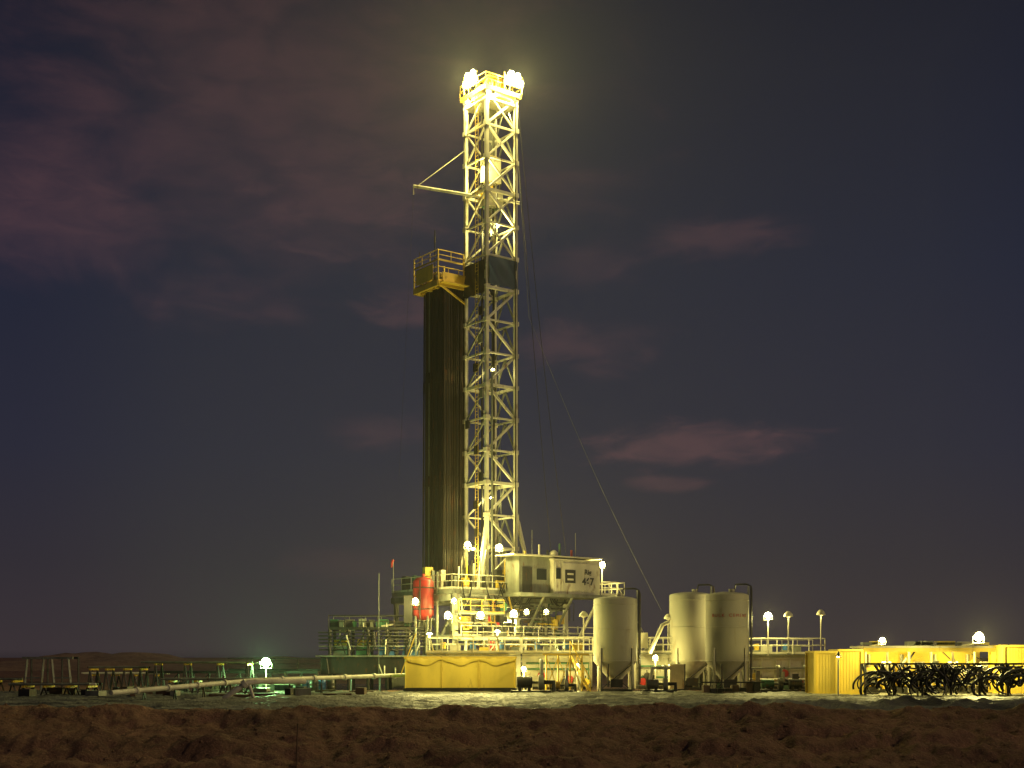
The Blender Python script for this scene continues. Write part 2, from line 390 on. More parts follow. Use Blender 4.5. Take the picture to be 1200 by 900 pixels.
cable(E(3.3,0.6,MT+0.2),(PX(620,111),111,PZ(372,111)),0.2,0.018)
cable(E(3.2,0.2,MT),(PX(609),110,9),0.0,0.02,D_)
m.obj('guy_lines',rig)

# ---- substructure & rig floor
m=MB()
fa0,fa1,fb0,fb1=-4.5,7.5,-1.5,7.6
def ebox(m,a0,a1,b0,b1,z0,z1,mi): m.box(E((a0+a1)/2,(b0+b1)/2,(z0+z1)/2),(a1-a0,b1-b0,z1-z0),mi,ANG)
ebox(m,fa0,fa1,fb0,fb1,FL-0.35,FL,G_)
for b in(fb0,2.9,fb1-.2):
    m.beam(E(fa0,b,FL-.7),E(fa1,b,FL-.7),0.3,G_,0.6)
    ebox(m,fa0-0.6,fa1+0.6,b-0.35,b+0.35,0.05,1.3,G_)
    for a in(fa0+.3,-1.2,2.0,5.0,fa1-.3):
        m.beam(E(a,b,1.3),E(a,b,FL-1.0),0.32,W_ if b<0 else G_)
    m.beam(E(fa0+.3,b,1.4),E(-1.2,b,FL-1.1),0.22,G_); m.beam(E(2.0,b,1.4),E(-1.2,b,FL-1.1),0.22,G_)
    m.beam(E(2.0,b,1.4),E(5,b,FL-1.1),0.22,G_); m.beam(E(fa1-.3,b,1.4),E(5,b,FL-1.1),0.22,G_)
for a in(fa0,-1.2,2.0,5.0,fa1):
    m.beam(E(a,fb0,FL-.7),E(a,fb1,FL-.7),0.25,G_,0.5)
    m.beam(E(a,fb0,4.4),E(a,fb1,4.4),0.2,G_)
m.beam(E(fa0,fb0-.1,4.4),E(fa1,fb0-.1,4.4),0.22,W_,0.3)
ebox(m,fa0,fa1+2,fb0-1.3,fb0-.2,4.0,4.1,G_)
m.rail([E(fa0,fb0-1.3,4.1),E(fa1+2,fb0-1.3,4.1)],1.1,W_,1.5,.045)
ebox(m,fa0-.4,fa0+4,fb0-1.6,fb0-.2,6.1,6.2,G_)
m.rail([E(fa0-.4,fb0-1.6,6.2),E(fa0+4,fb0-1.6,6.2)],1.1,Y_,1.1,.04)
for a in(-4,-1,2,5,8): m.beam(E(a,fb0-1.2,0.1),E(a,fb0-1.2,4.0),0.16,W_)
for a in(-4,-1,2,5): m.beam(E(a,fb0-1.2,0.4),E(a+3,fb0-1.2,3.9),0.09,W_)
c=E(1.5,1.5,0)
m.lathe(c.x,c.y,[(0.0,1.0),(0.7,1.0),(0.7,2.2),(0.5,2.3),(0.5,2.8),(0.8,2.9),(0.8,3.9),(0.55,4),(0.55,4.6),(0.75,4.8),(0.75,5.9),(0.4,6),(0.4,FL)],R_,24)
for k in range(60):
    a=R.uniform(fa0,fa1); b=R.uniform(fb0-1,fb0+1.5); z0=R.uniform(4.1,6.8)
    ebox(m,a,a+R.uniform(.15,.9),b,b+R.uniform(.3,.8),z0,z0+R.uniform(.2,.9),R.choice([G_,G_,D_,D_,D_,GN_,Y_,BK_]))
for k in range(80):
    a=R.uniform(fa0,fa1-1); b=fb0-R.uniform(0.1,0.9); z0=R.uniform(1.5,FL-.4); L=R.uniform(.6,3.0)
    pts=[E(a,b,z0),E(a+L,b,z0),E(a+L,b,z0+R.uniform(-1.8,1.2))]
    m.path(pts,R.uniform(.03,.08),R.choice([G_,W_,D_,Y_,D_,GN_,D_]),7)
for k in range(40):
    a=R.uniform(fa0,fa1-1); b=fb0-R.uniform(0.1,1.0); z0=R.uniform(2,6.3)
    m.beam(E(a,b,z0),E(a+R.uniform(-.8,.8),b,z0+R.uniform(.6,1.8)),R.uniform(.05,.12),R.choice([G_,W_,D_,Y_,D_]))
m.obj('substructure',rig)
m=MB()
m.rail([E(fa0,fb1,FL),E(fa0,fb0,FL),E(fa1,fb0,FL)],1.15,W_,1.4,0.035)
for k in range(80):
    a=R.uniform(fa0+.3,fa1-.5); b=R.uniform(fb0+.2,fb1-1)
    if -2.6<a<.4 and b>2.7: continue
    ebox(m,a,a+R.uniform(.12,.8),b,b+R.uniform(.2,.8),FL,FL+R.uniform(.4,2.1),R.choice([G_,G_,W_,D_,Y_,GN_,D_,BK_]))
c=E(5.2,2.6,FL)
m.tube(c-e1*1.3+V((0,0,1.1)),c+e1*1.3+V((0,0,1.1)),0.85,GN_,22); ebox(m,3.6,7.0,1.6,3.8,FL,FL+.5,G_); ebox(m,3.6,3.9,1.6,3.7,FL+.5,FL+2,Y_); ebox(m,6.6,6.9,1.6,3.7,FL+.5,FL+2,Y_)
for k in range(24):
    a=R.uniform(fa0+.2,fa1-1); b=R.choice([fb0+.2,fb0+.5,0]); 
    m.tube(E(a,b,FL),E(a+R.uniform(-.1,.1),b,FL+R.uniform(1.2,3.0)),R.uniform(.03,.08),R.choice([W_,Y_,G_,D_]),7)
for k in range(14):
    a=R.uniform(fa0,fa1-2); h=R.uniform(1,3)
    m.path([E(a+h*i/10,fb0-.25,FL+.6-1.8*math.sin(math.pi*i/10)) for i in range(11)],0.05,RB_,6)
m.beam(E(-1.2,-0.5,FL),E(0.1,0.1,FL+6),0.26,W_); m.beam(E(4.6,-0.4,FL),E(3.0,0.1,FL+7),0.26,W_); m.beam(E(4.6,3.2,FL),E(3.0,3.0,FL+7),0.26,W_)
m.obj('rig_floor_equipment',rig)
# doghouse
m=MB()
da0,da1,db0,db1=1.4,9.0,-3.9,-1.55; z0=FL-.25; z1=z0+2.75
ebox(m,da0+2.6,da1,db0,db1,z0,z1,W_)
ebox(m,da0-0.6,da0+2.595,db0+0.5,db1,z0,z1+.25,G_)
ebox(m,da0-1.6,da1+.15,db0-.15,db1+.1,z1+.255,z1+.36,W_)
ebox(m,da0+2.5,da1+.1,db0-.1,db1+.1,z1+.0,z1+.12,W_)
ebox(m,da0-1,da1+2.6,db0-.2,db1,z0-.3,z0-.005,G_)
a=da0+2.75
while a<da1-.1: ebox(m,a,a+.05,db0-.04,db0+.01,z0+.12,z1-.05,W_); a+=0.42
def fpanel(a0,a1,zz0,zz1,mi,off=0.05):
    ebox(m,a0,a1,db0-off,db0-off+.03,zz0,zz1,mi)
fpanel(da0+2.8,da0+3.3,z0+1.2,z0+2.1,BK_,.07); fpanel(da0+2.85,da0+3.25,z0+1.26,z0+2.04,GL_,.09)
fpanel(da0+3.45,da0+7.5,z0+.35,z0+2.55,W_,.07)
ebox(m,da0-.3,da0+.7,db0+.44,db0+.48,z0,z0+2.1,D_); ebox(m,da0+1.2,da0+2.2,db0+.44,db0+.48,z0+1.1,z0+2.0,GL_)
for a,h,mi in((2.5,.5,Y_),(4.0,1.1,W_),(4.9,.7,D_),(6.2,1.3,GN_),(7.5,.8,R_)):
    m.tube(E(a,db1-.4,z1+.3),E(a,db1-.4,z1+.3+h),0.09,mi,8)
m.lathe(*E(5.4,db1-.6,0)[:2],[(0,z1+.36),(.35,z1+.36),(.35,z1+.8),(0.1,z1+1.0),(0,z1+1)],W_,16)
for a in(3.4,8.1): m.tube(E(a,db1-.2,z1+.3),E(a,db1-.2,z1+2.6),0.025,G_,6)
m.rail([E(da1,db0-.2,z0),E(da1+2.6,db0-.2,z0),E(da1+2.6,db1,z0),E(da1,db1,z0)],1.1,W_,1.0,.045)
s0=E(da1+2.6,-2.6,z0); s1=E(da1+6.4,-2.6,3.0)
for s_ in(-.5,.5):
    m.beam(s0+e2*s_,s1+e2*s_,0.06,W_,0.25); m.tube(s0+e2*s_+V((0,0,1)),s1+e2*s_+V((0,0,1)),0.035,W_,6)
    for i in range(5): w=s0+(s1-s0)*i/4+e2*s_; m.tube(w,w+V((0,0,1)),0.03,W_,6)
for i in range(20): m.box(s0+(s1-s0)*(i+.5)/20,(0.28,.95,.03),G_,ANG)
for a in(3,6,9): m.beam(E(a,db0,z0-.3),E(a-.2,fb0,4.4),0.16,G_)
m.beam(E(9,db0+.1,z0-.3),E(fa1,fb0,2.5),0.22,W_); m.beam(E(10.9,db0+.1,z0-.3),E(8.5,fb0,0.2),0.2,G_)
m.obj('doghouse',rig)
def text(s,loc,size,mi,parent,rotz,name,ext=.01,off=0.0):
    cu=bpy.data.curves.new(name,'FONT'); cu.body=s; cu.size=size; cu.extrude=ext; cu.offset=off; cu.align_x='CENTER'; cu.align_y='CENTER'
    cu.materials.append(MATS[mi]); o=bpy.data.objects.new(name,cu); o.location=loc; o.rotation_euler=(math.pi/2,0,rotz); scene.collection.objects.link(o)
    if parent:o.parent=parent
text('467',E(da0+6.2,db0-.1,z0+1.05),0.85,BK_,rig,ANG,'rig_number',off=.02)
text('Rig',E(da0+6.2,db0-.1,z0+1.85),0.6,BK_,rig,ANG,'rig_lettering',off=.01)
m=MB()
m.box(E(da0+4.3,db0-.085,z0+1.45),(1.1,.03,1.1),BK_,ANG); m.box(E(da0+4.3,db0-.105,z0+1.65),(0.65,.02,.15),W_,ANG); m.box(E(da0+4.3,db0-.105,z0+1.2),(0.65,.02,.15),W_,ANG)
m.obj('logo_plate',rig)
for px,py,D,pw,aim in [(548,638,107,1900,(0.2,-.7,-.1)),(585,641,106,1900,(0,-.8,0.1)),(525,720,103,1700,(-.2,-1,-.2)),(563,720,102.5,1700,(0,-1,-.2)),
      (602,718,104,1700,(0.2,-1,-.2)),(487,704,105,1300,(-.4,-1,-.2)),(532,703,103,400,(0,-1,-.3)),(617,716,104.5,400,(0,-1,-.3)),(640,716,106,400,(0.2,-1,-.2))]:
    flood((PX(px,D),D,PZ(py,D)),pw,aim,rig,r=0.22 if pw>1000 else .14,size=.16 if pw>1000 else .08,arm=(PX(px,D),D+2.5,PZ(py,D)-.3))
flood((PX(705,113),112.5,PZ(661,112.5)),1400,(0.3,-1,-.3),rig,pole=FL,r=.22,size=.16)
for p,pw in ((E(-1.0,0.5,FL+3.5),600),(E(1.5,1.4,FL+8),380),(E(1.5,1.2,PZ(430)),130)):
    flood(p,pw,(0.1,-.4,-.9),rig,r=.12,name='mast_fill_light',size=.05)  # extra lamps added inside the mast to light its lower half
for p,pw in ((E(1.5,-.6,5.8),900),(E(-3,-.6,5.8),600),(E(5.5,-.6,5.8),600),(E(0,-.9,2.6),600),(E(6,-.9,2.6),600)):
    flood(p,pw,(0,-1,-.3),rig,r=.12,name='cellar_light',size=.05)

# red vertical vessel
m=MB(); x,yv=PX(496,107),107; z0=PZ(727,107); z1=PZ(676,107); r=0.86
m.lathe(x,yv,[(0,z0),(r*.6,z0+.1),(r,z0+.45),(r,z1-.4),(r*.65,z1-.1),(0.12,z1),(.12,z1+.25),(0,z1+.25)],R_,28)
for zz in (z0+.9,z1-.9): m.lathe(x,yv,[(r,zz-.05),(r+.04,zz-.05),(r+.04,zz+.05),(r,zz+.05)],D_,28)
for t in range(4):
    a=t*math.pi/2+.6; m.tube((x+.7*math.cos(a),yv+.7*math.sin(a),0),(x+.7*math.cos(a),yv+.7*math.sin(a),z0+.5),.09,G_,6)
m.tube((x+1.15,yv-.3,3),(x+1.15,yv-.3,z1+.4),.1,G_,8)
m.box((x-1.2,yv,z0+.9),(.7,.8,2.2),D_); m.tube((x-.2,yv-.95,z0),(x-.2,yv-.95,z1-.3),.06,D_,8)
m.obj('red_pressure_vessel',rig)

# ------------------------------------------------------------ left shaker / pump skid
m=MB(); D=107
x0,x1=PX(385,D),PX(500,D)
zz=PZ(737,D)
m.box(((x0+x1)/2,D+1.5,zz),(x1-x0,3,.15),D_)
m.rail([(x0,D,zz),(x1,D,zz)],1.1,D_,1.4); m.rail([(x0,D+3,zz),(x1,D+3,zz)],1.1,G_,1.4)
for i in range(6):
    xx=x0+.1+(x1-x0-.2)*i/5
    for yy in(D+.1,D+2.9): m.beam((xx,yy,0),(xx,yy,zz),.2,D_)
    if i<5: m.beam((xx,D+.1,2.9),(xx+(x1-x0-.2)/5,D+.1,zz),.1,D_)
m.box(((x0+x1)/2-.3,D+1.2,2.0),(x1-x0+.6,2.8,1.4),D_)
m.box(((x0+x1)/2-.3,D+1.2,2.78),(x1-x0+1.4,3.3,.12),G_)
for i in range(4):
    xx=x0+.9+i*1.9; m.box((xx,D+1,3.25),(1.2,1.4,.8),R.choice([BP_,G_,GN_]),0); m.tube((xx-.5,D+.6,3.9),(xx+.5,D+.6,3.9),.3,R.choice([G_,BP_,Y_]),14)
    m.tube((xx,D+.3,3.5),(xx,D+.3,zz+.5),.06,W_,6)
for k in range(6): m.path([(x0-.8,D-.3+.1*k,zz-.3-.28*k),(x1+1,D-.3+.1*k,zz-.3-.28*k),(x1+1,D-.3+.1*k,1)],.06,R.choice([G_,D_,D_]),7)
m.beam((x0,D+1,zz-.3),(x1+.6,D+1,PZ(731,D)+.4),.14,W_)
for k in range(22):
    xx=R.uniform(x0,x1-.4); m.box((xx,D+R.uniform(.3,2.5),zz+.1+.3),(R.uniform(.2,.8),.5,R.uniform(.3,.9)),R.choice([D_,G_,GN_]))
for k in range(16):
    xx=R.uniform(x0,x1-.4); za=R.uniform(.8,3.5); m.beam((xx,D-.35,za),(xx+R.uniform(-.6,.6),D-.35,za+R.uniform(.5,1.5)),.08,R.choice([D_,G_,W_]))
m.obj('shale_shaker_skid')
m=MB()
m.tube((PX(444,106),106,0),(PX(444,106),106,PZ(672,106)),.025,G_,6)
m.tube((PX(461,109),109,8),(PX(461,109),109,PZ(655,109)),.03,G_,6)
m.path([(PX(461,109),109,PZ(656,109)),(PX(461,109)-.12,109,PZ(659,109)),(PX(461,109)-.16,109,PZ(665,109))],[.12,.1,.06],R_,8)
m.obj('windsock')

# ------------------------------------------------------------ yellow tank with tarp
m=MB(); D=97; x0,x1=PX(475,D),PX(604,D); zt=PZ(771,D); zb=PZ(806,D)
cx=(x0+x1)/2
m.box((cx,D+1.4,zb+(zt-zb)/2),(x1-x0,2.6,zt-zb),YT_)
m.beam((x0-.1,D+.02,zt+.03),(x1+.1,D+.02,zt+.03),.16,Y_); m.beam((x0-.1,D+2.78,zt+.03),(x1+.1,D+2.78,zt+.03),.16,Y_)
for i in range(4):
    a=x0+(x1-x0)*i/3; m.beam((a,D+.02,zb-.15),(a,D+.02,zt),.07,YT_)
    if i<3:
        w=(x1-x0)/3; nn=18; rows=7; vs=[]
        for u in range(rows+1):
            for t in range(nn+1):
                s_=t/nn; dz=(0.10+0.42*math.sin(math.pi*s_)+.05*math.sin(s_*13+i))*u/rows
                vs.append((a+w*s_,D-.055-.03*math.sin(math.pi*u/rows)-.02*math.sin(s_*20+i*3),zt-dz))
        m.add(vs,[(u*(nn+1)+t,u*(nn+1)+t+1,(u+1)*(nn+1)+t+1,(u+1)*(nn+1)+t) for u in range(rows) for t in range(nn)],YT_,True)
m.box((cx,D+1.4,zb-.13),(x1-x0+.3,2.9,.2),D_)
m.beam((x0-.3,D-.3,zt-1.2),(x0+.8,D-.2,zt+1.8),.08,Y_) 
m.obj('yellow_mud_tank')
for px,py in((583,739),(503,742)):
    flood((PX(px,93.5),93.5,PZ(py,93.5)),620,(0,-.4,-1),None,r=.16,arm=(PX(px,93.5),98.5,3.2))

# ------------------------------------------------------------ mud tanks
def mudtank(px0,px1,D,ztop,dep=3.2,mi=W_):
    m=MB(); x0,x1=PX(px0,D),PX(px1,D)
    m.box(((x0+x1)/2,D+dep/2,ztop/2+.1),(x1-x0,dep,ztop-.2),mi)
    m.box(((x0+x1)/2,D+dep/2,ztop+.05),(x1-x0+.1,dep+1.1,.1),G_)
    a=x0+.3
    while a<x1: m.box((a,D-.06,ztop/2),(.1,.12,ztop-.3),mi); a+=1.1
    m.beam((x0,D-.1,ztop-.25),(x1,D-.1,ztop-.25),.14,mi); m.beam((x0,D-.12,.3),(x1,D-.12,.3),.22,D_)
    m.rail([(x0,D-.5,ztop+.1),(x1,D-.5,ztop+.1)],1.2,W_,1.2,.048); m.rail([(x0,D+dep+.5,ztop+.1),(x1,D+dep+.5,ztop+.1)],1.15,W_,1.35,.04)
    a=x0+1.2
    while a<x1-1:
        m.tube((a,D+dep*.4,ztop+.1),(a,D+dep*.4,ztop+.9),.22,R.choice([G_,BP_,Y_,GN_]),14); m.box((a,D+dep*.4,ztop+.25),(.7,.7,.3),G_)
        m.box((a+.9,D+dep*.6,ztop+.35),(.8,.9,R.uniform(.3,1.1)),R.choice([W_,G_,W_,Y_])); a+=2.3
    for k in range(3):
        zz=R.uniform(.5,ztop-.6); m.path([(x0+.3,D-.35-.12*k,zz),(x1-.3,D-.35-.12*k,zz),(x1-.3,D-.35-.12*k,.1)],.08,R.choice([W_,G_,GN_]),8)
    for k in range(int((x1-x0)/1.2)):
        xx=R.uniform(x0+.5,x1-.5); zz=R.uniform(.6,1.5)
        m.tube((xx,D-.1,zz),(xx,D-.7,zz),.16,G_,12); m.tube((xx,D-.75,zz),(xx,D-.82,zz),.3,R.choice([R_,Y_,D_]),12)
        m.tube((xx,D-.45,zz),(xx,D-.45,zz+.5),.05,D_,6)
    for k in range(int((x1-x0)*1.6)):
        xx=R.uniform(x0+.2,x1-.4); h=R.uniform(.3,1.6)
        m.box((xx,D-.9-R.uniform(0,.5),h/2+.05),(R.uniform(.12,.6),.4,h),R.choice([D_,G_,D_,GN_,W_,BK_]))
    m.obj('mud_tank')
mudtank(500,610,101,2.95)
mudtank(612,694,102,2.95)
mudtank(745,792,104,2.95)
mudtank(872,965,103,2.85)
mudtank(795,870,108,2.85)
def pumpskid(px,D,c1,s=1.0):
    m=MB(); x=PX(px,D)
    m.box((x,D,.18),(2.6*s,1.3*s,.22),D_); m.tube((x-.9*s,D,.8*s),(x+.1*s,D,.8*s),.38*s,c1,18)
    for i in range(7): m.tube((x-.85*s+i*.14*s,D,.8*s),(x-.82*s+i*.14*s,D,.8*s),.42*s,c1,18)
    m.tube((x+.1*s,D,.8*s),(x+.5*s,D,.8*s),.1*s,G_,8); m.tube((x+.5*s,D-.0,.8*s),(x+.85*s,D,.8*s),.5*s,G_,18)
    m.path([(x+.7*s,D,1.2*s),(x+.7*s,D,2.0*s),(x+.7*s,D+.6,2.2*s),(x+.7*s,D+1.6,2.2*s)],.13*s,G_,10)
    m.path([(x+.85*s,D,.8*s),(x+1.5*s,D,.8*s),(x+1.5*s,D-.2,.2)],.16*s,D_,10)
    for a in(-.7,-.1): m.box((x+a*s,D,.4*s),(.2*s,.6*s,.3*s),D_)
    m.obj('centrifugal_pump')
pumpskid(622,95,D_,1.1); pumpskid(655,96,Y_,.8); pumpskid(770,97,G_,.9); pumpskid(905,98,GN_,.9); pumpskid(938,97,D_,.9)
m=MB(); D=97.5
for i in range(4):
    a=PX(640+i*14,D); m.beam((a,D,0.05),(a,D,2.9),.1,Y_)
    if i<3: b_=PX(654+i*14,D); m.beam((a,D,.3),(b_,D,2.7),.07,Y_); m.beam((b_,D,.3),(a,D,2.7),.07,Y_)
m.beam((PX(636,D),D,2.9),(PX(690,D),D,2.9),.14,Y_)
m.obj('pipe_support_frame')
m=MB(); D=99; p=V((PX(668,D),D,2.9)); q=V((PX(690,D),D-2,0.05))
for s_ in(-.4,.4):
    u=V((0,s_,0)); m.beam(p+u,q+u,.06,Y_,.22); m.tube(p+u+V((0,0,1)),q+u+V((0,0,1)),.03,Y_,6)
    for i in range(4): w=p+(q-p)*i/3+u; m.tube(w,w+V((0,0,1)),.025,Y_,6)
for i in range(11): m.box(p+(q-p)*(i+.5)/11,(.25,.8,.03),G_)
m.obj('steel_stair')
flood((PX(614,98),98.5,PZ(783,98.5)),700,(-.2,-.6,-.4),None,r=.15,pole=0); flood((PX(676,100),100,PZ(779,100)),450,(0,-1,-.2),None,r=.13,pole=0)
flood((PX(768,102),102,PZ(770,102)),600,(0,-1,-.2),None,r=.15,pole=0)
def lamppost(px,D,zt,z0=0,lit=0):
    x=PX(px,D); m=MB()
    m.tube((x,D,z0),(x,D,zt-.35),.05,W_,8)
    m.lathe(x,D,[(0,zt+.12),(.12,zt+.1),(.3,zt-.1),(.36,zt-.28),(.34,zt-.3),(0,zt-.22)],W_,16)
    m.path([(x,D,zt-.33),(x,D-.02,zt-.26)],[.16,.2],W_,12)
    m.box((x,D,z0+.05),(.3,.3,.08),G_)
    o=m.obj('lamp_post')
    if lit: plight((x,D-.25,zt-.5),lit,o,size=.05)
lamppost(684,100,PZ(718,100),2.9); lamppost(924,101,PZ(718,101),2.9,12); lamppost(962,101,PZ(716,101),2.9,12)
flood((PX(898,103),102.3,PZ(721,102.3)),1700,(-.2,-1,-.15),None,r=.24,pole=2.8,size=.18)
lamppost(783,104,PZ(721,104),2.9)

# ------------------------------------------------------------ silos
def silo(px,D,pytop,hpx,rpx,txt=False):
    o=empty('storage_silo'); x=PX(px,D); r=rpx*D/F; zt=PZ(pytop,D); zc=PZ(775,D); zb=max(.55,PZ(800,D)); m=MB()
    m.lathe(x,D,[(0,zt+.16),(r*.35,zt+.13),(r*.75,zt+.05),(r*.97,zt-.05),(r,zt-.14),(r,zc),(r*.97,zc-.06),(.28,zb),(.28,zb-.25),(0,zb-.25)],C_,56)
    for zz in (zt-.5,(zt+zc)/2,zc+.05): m.lathe(x,D,[(r+.001,zz-.03),(r+.02,zz-.03),(r+.02,zz+.03),(r+.001,zz+.03)],C_,56)
    m.tube((x+.3,D-.3,zt),(x+.3,D-.3,zt+.35),.22,C_,14)
    m.obj('tank_body',o)
    m=MB()
    for t in range(4):
        a=math.pi/4+t*math.pi/2; lx_,ly_=x+(r+.02)*math.cos(a),D+(r+.02)*math.sin(a)
        m.beam((lx_,ly_,.1),(lx_,ly_,zc+1.0),.16,C_)
    cs=[(x+(r+.02)*math.cos(math.pi/4+t*math.pi/2),D+(r+.02)*math.sin(math.pi/4+t*math.pi/2)) for t in range(5)]
    for p,q in zip(cs[:-1],cs[1:]):
        m.beam((*p,.2),(*q,.2),.18,D_); m.beam((*p,.3),(*q,zc-.2),.06,D_)
    m.obj('support_frame',o)
    m=MB()
    xr=x+r*.93
    m.path([(xr+.2,D-.6,.4),(xr+.2,D-.6,zt+.55),(xr-.1,D-.5,zt+.7),(x+.6,D-.2,zt+.7),(x+.5,D-.1,zt+.1)],.065,D_,8)
    m.path([(x-r*.4,D-r*.95,.5),(x-r*.4,D-r*.95,zc-.2)],.07,D_,8)
    for s_ in(-.2,.2): m.tube((xr+.12,D+s_,.3),(xr+.12,D+s_,zt+.6),.028,G_,6)
    z=.5
    while z<zt+.5: m.tube((xr+.12,D-.2,z),(xr+.12,D+.2,z),.016,G_,5); z+=.3
    m.tube((xr+.35,D-.1,zb),(xr+.35,D-.1,zt+.4),.05,D_,7)
    m.box((x,D-r*.7,.75),(.9,.5,.6),D_)
    m.obj('pipework',o)
    if txt:
        s='BULK CEMENT'; 
        for i,ch in enumerate(s):
            th=-math.pi/2+(i-(len(s)-1)/2)*.17
            text(ch,(x+(r+.01)*math.cos(th),D+(r+.01)*math.sin(th),PZ(722,D)),.34,R_,o,th+math.pi/2,'lettering')
silo(721,99,701,0,25.5); silo(809,104,696,0,19.5*1.25); silo(852,98,696,0,25,True)
m=MB()
for k in range(9):
    xx=PX(828,94)+k*.52; zz=R.uniform(.25,.8); m.box((xx,94.5+R.uniform(-.2,.2),zz/2+.12),(.46,.9,zz),R.choice([D_,WD_,BK_]))
for k in range(5): m.box((PX(850,94)+k*.55,93.6,.16),(.5,.9,.14),WD_)
m.box((PX(858,94),93.9,.9),(4.6,.1,.1),D_)
m.obj('pallet_stack')
m=MB(); D=103
m.path([(PX(760,D),D-.8,3),(PX(775,D),D-.8,5.2),(PX(782,D),D-.8,5.4)],.16,W_,10)
m.box((PX(752,D),D,4.0),(.9,.9,1.2),W_); m.box((PX(790,D),D-1.2,1.2),(1.1,1.1,1.9),W_)
m.path([(PX(748,98),98,.5),(PX(760,98),98,.5),(PX(765,98),98,1.9),(PX(785,98),98,1.9)],.14,W_,10)
m.obj('mud_hopper')

# ------------------------------------------------------------ right side containers
def container(px0,px1,D,dep,zt,mi,name='equipment_container',doors=True):
    m=MB(); x0,x1=PX(px0,D),PX(px1,D); L=x1-x0
    m.box(((x0+x1)/2,D+dep/2,zt/2+.12),(L-.1,dep-.1,zt-.2),mi)
    for a in(x0,x1):
        for yy in(D,D+dep): m.box((a,yy,zt/2+.06),(.16,.16,zt),mi)
    for zz in(.14,zt): 
        m.beam((x0,D,zz),(x1,D,zz),.15,mi); m.beam((x0,D+dep,zz),(x1,D+dep,zz),.15,mi)
        m.beam((x0,D,zz),(x0,D+dep,zz),.15,mi); m.beam((x1,D,zz),(x1,D+dep,zz),.15,mi)
    a=x0+.2
    while a<x1-.15: m.box((a,D+.05,zt/2+.08),(.10,.03,zt-.35),mi); a+=.2
    if doors:
        m.box((x0+L*.25,D-.04,1.25),(.9,.05,2.0),G_); m.tube((x0+L*.25+.3,D-.1,.5),(x0+L*.25+.3,D-.1,2.1),.02,W_,6)
    m.obj(name)
container(955,980,90,2.6,PZ(764,90),YT_,doors=False)
container(983,1010,90.5,2.6,PZ(762,90.5),YT_,doors=False)
container(1176,1222,90,2.6,PZ(757,90),YT_,doors=False)
container(1228,1330,92,2.6,3.2,C_)
m=MB(); D=92; x0,x1=PX(1014,D),PX(1168,D); zt=PZ(759,D)
m.box(((x0+x1)/2,D+3.4,zt/2),(x1-x0,.12,zt-.2),YT_)
m.box(((x0+x1)/2,D+1.7,zt+.06),(x1-x0+.3,3.9,.14),W_)
m.box(((x0+x1)/2,D-.18,zt-.08),(x1-x0+.3,.06,.42),YT_)
m.box(((x0+x1)/2,D+1.7,.12),(x1-x0,3.6,.2),D_)
for i in range(7):
    a=x0+(x1-x0)*i/6; m.beam((a,D,.1),(a,D,zt),.12,W_); m.box((a,D+1.7,zt-.12),(.1,3.4,.16),W_)
for i in range(4):
    a=x0+1.2+i*2.35; mi=[Y_,YT_,Y_,W_][i]
    m.box((a,D+1.8,1.3),(1.8,1.5,1.3),mi); m.box((a,D+1.8,.4),(2.1,1.7,.35),D_); m.tube((a-.5,D+1.7,1.95),(a-.5,D+1.7,2.9),.13,G_,10)
    m.tube((a+.2,D+1.1,2.1),(a+.9,D+1.1,2.1),.3,W_,14); m.box((a+.5,D+1.02,1.2),(.6,.06,.8),D_)
    m.box((a-.4,D+1.02,1.3),(.7,.05,.9),G_)
for k in range(34):
    a=R.uniform(x0,x1-.5); z0_=R.uniform(.3,2.6); m.beam((a,D+.5,z0_),(a+R.uniform(-.9,.9),D+.6,z0_+R.uniform(-.5,.9)),R.uniform(.04,.14),R.choice([Y_,D_,G_,W_,YT_]))
for k in range(12): a=R.uniform(x0,x1); m.box((a,D+1.5,zt+.3),(R.uniform(.3,1.4),.8,R.uniform(.15,.45)),R.choice([W_,YT_,G_]))
gh=m.obj('generator_shed')
for px_ in (1040,1125):
    plight((PX(px_,D),D+.5,zt-.5),420,gh,(1,.82,.22),.05)
flood((PX(1030,90),89.2,PZ(750,89.2)),750,(-.1,-1,-.3),None,r=.18,arm=(PX(1030,90),92,3.5))
flood((PX(1139,90),88.7,PZ(746,88.7)),3600,(0,-1,-.2),None,r=.3,arm=(PX(1139,90),92,3.5),size=.22)
flood((PX(985,86),86.6,PZ(768,86.6)),200,(0,.5,-.8),None,r=.12,pole=0)  # added lamp, aimed back to light the container fronts
# hose rack
m=MB(); D=87; x0,x1=PX(1014,D),PX(1215,D); zr=PZ(778,D)
m.beam((x0,D,zr),(x1,D,zr),.13,D_); m.beam((x0,D+1,zr),(x1,D+1,zr),.1,D_)
for i in range(7):
    a=x0+(x1-x0)*i/6; m.beam((a,D,.1),(a,D,zr),.12,D_); m.beam((a,D+1,.1),(a,D+1,zr),.1,D_)
for k in range(110):
    a=R.uniform(x0+.5,x1-.5); yy=D+R.uniform(-.7,.9); rr=R.uniform(.3,.95); zc=R.uniform(.45,1.15)
    if R.random()<.55:
        t0=R.uniform(-.6,.3); t1=R.uniform(2.6,4.6)
        pts=[(a+rr*1.5*math.cos(t0+(t1-t0)*i/16),yy+.2*math.sin(i*.4),max(.14,zc+rr*math.sin(t0+(t1-t0)*i/16))) for i in range(17)]
    else:
        w=R.uniform(.8,2.4); h=R.uniform(.4,1.5)
        pts=[(a+w*(i/14-.5),yy,max(.14,zr-.05-h*math.sin(math.pi*i/14)-.1*math.sin(i))) for i in range(15)]
    m.path(pts,R.uniform(.04,.09),RB_,8)
m.obj('hose_rack')

